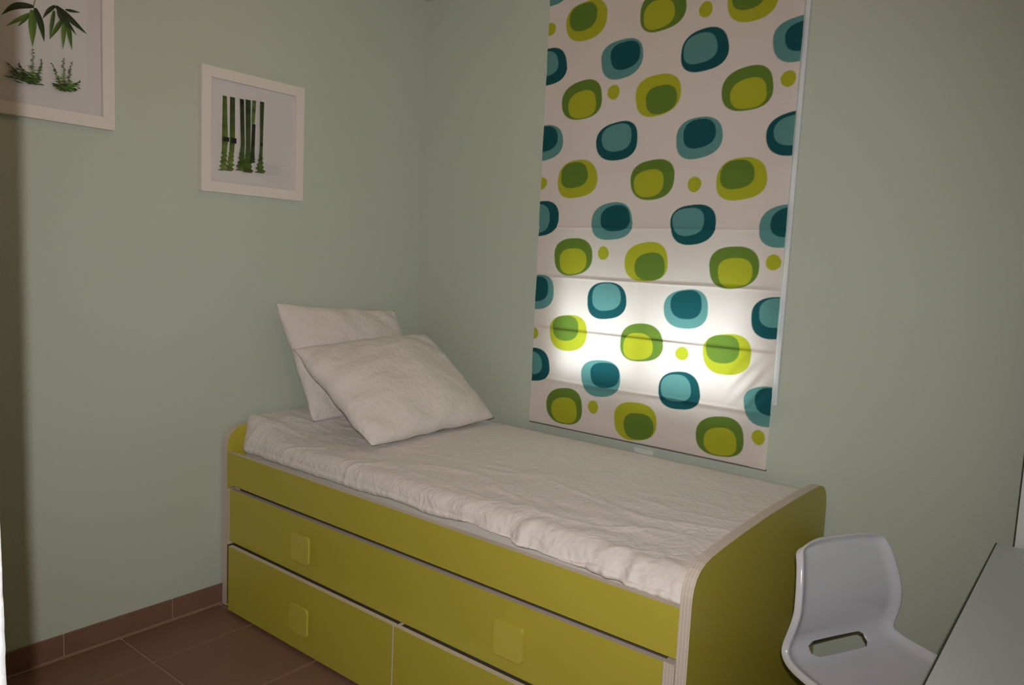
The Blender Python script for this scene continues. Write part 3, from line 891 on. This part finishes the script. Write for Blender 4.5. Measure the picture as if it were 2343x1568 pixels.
bm = bmesh.new(); add_tube(bm, [(0.12, 0, 0.402), (0.12, 0, 0.36), (0.12, 0, 0.355), (0.12, 0, 0.10)], [0.055, 0.05, 0.022, 0.025], 18)
from_bm('gas_column', bm, M['metal'], chair, smooth=False)
bm = bmesh.new(); add_tube(bm, [(0.12, 0, 0.115), (0.12, 0, 0.07)], [0.035, 0.045], 18)
from_bm('hub', bm, M['plastic_white'], chair)
for k in range(5):
    a = 2 * math.pi * k / 5 + 0.3
    c, s = math.cos(a), math.sin(a)
    bm = bmesh.new(); add_tube(bm, [(0.12 + 0.02 * c, 0.02 * s, 0.093), (0.12 + 0.12 * c, 0.12 * s, 0.085), (0.12 + 0.215 * c, 0.215 * s, 0.068)], [0.022, 0.018, 0.014], 10)
    leg = from_bm('base_leg', bm, M['plastic_white'], chair, smooth=True)
    bm = bmesh.new(); add_tube(bm, [(0.12 + 0.21 * c - 0.012 * s, 0.21 * s + 0.012 * c, 0.026), (0.12 + 0.21 * c + 0.012 * s, 0.21 * s - 0.012 * c, 0.026)], 0.026, 16)
    add_tube(bm, [(0.12 + 0.21 * c, 0.21 * s, 0.026), (0.12 + 0.21 * c, 0.21 * s, 0.07)], 0.006, 8)
    from_bm('caster', bm, M['black'], leg)

# ================================================================== DESK
dk = tag(empty('desk', (2.88, -0.80, 0)), 'plain pale grey desk with thin dark edging at the right', 'desk')
DO = (2.88, -0.80, 0)
def dpart(name, b, m, bevel=0.0):
    return box(name, (b[0] - DO[0], b[1] - DO[0], b[2] - DO[1], b[3] - DO[1], b[4], b[5]), m, dk, bevel=bevel, seg=2)
DX0, DX1, DY0, DY1, DZ = 2.489, 3.27, -1.42, -0.190, 0.70
dpart('desktop', (DX0, DX1, DY0, DY1, DZ - 0.028, DZ), M['desk'], 0.0015)
dpart('edge_band', (DX0 - 0.0025, DX0, DY0, DY1, DZ - 0.028, DZ + 0.0002), M['dark_edge_and_gap_shade'])
dpart('side_panel', (DX0 + 0.06, DX1 - 0.02, DY1 - 0.05, DY1 - 0.03, 0.0, DZ - 0.028), M['desk'], 0.001)
dpart('side_panel', (DX0 + 0.06, DX1 - 0.02, DY0 + 0.03, DY0 + 0.05, 0.0, DZ - 0.028), M['desk'], 0.001)
dpart('modesty_panel', (DX1 - 0.05, DX1 - 0.035, DY0 + 0.05, DY1 - 0.05, 0.30, DZ - 0.028), M['desk'], 0.001)

# ================================================================== shallow cabinet on the back wall behind the desk
cb = tag(empty('cabinet', (2.90, -0.09, 0)), 'shallow white cabinet against the wall at the far right behind the desk', 'cabinet')
CO = (2.90, -0.09, 0)
def cpart(name, b, m, bevel=0.0):
    return box(name, (b[0] - CO[0], b[1] - CO[0], b[2] - CO[1], b[3] - CO[1], b[4], b[5]), m, cb, bevel=bevel, seg=1)
cpart('body', (2.524, 3.28, -0.142, -0.012, 0.0, 1.40), M['dark_edge_and_gap_shade'])  # dark body left showing beside the door as a painted shadow line
cpart('door', (2.528, 2.90, -0.162, -0.144, 0.03, 1.39), M['cabinet'], 0.001)
cpart('door', (2.904, 3.278, -0.162, -0.144, 0.03, 1.39), M['cabinet'], 0.001)
cpart('top', (2.522, 3.282, -0.162, -0.012, 1.40, 1.42), M['cabinet'], 0.001)

# ================================================================== CEILING LAMP (above the frame, lit, warm)
lp = tag(empty('ceiling_lamp', (1.30, -1.35, CEIL)), 'warm bare bulb hanging from a white ceiling rose', 'lamp')
bm = bmesh.new(); add_tube(bm, [(0, 0, 0), (0, 0, -0.02), (0, 0, -0.035)], [0.05, 0.048, 0.02], 24)
from_bm('ceiling_rose', bm, M['alu_white'], lp)
bm = bmesh.new(); add_tube(bm, [(0, 0, -0.035), (0, 0, -0.10)], 0.004, 8)
from_bm('cord', bm, M['black'], lp)
bm = bmesh.new(); add_tube(bm, [(0, 0, -0.10), (0, 0, -0.15)], [0.016, 0.018], 16)
from_bm('bulb_holder', bm, M['black'], lp)
bm = bmesh.new()
bmesh.ops.create_uvsphere(bm, u_segments=24, v_segments=16, radius=0.045)
for v in bm.verts:
    v.co.z = v.co.z * (1.25 if v.co.z > 0 else 1.0) - 0.195
from_bm('bulb', bm, M['bulb'], lp, smooth=True)
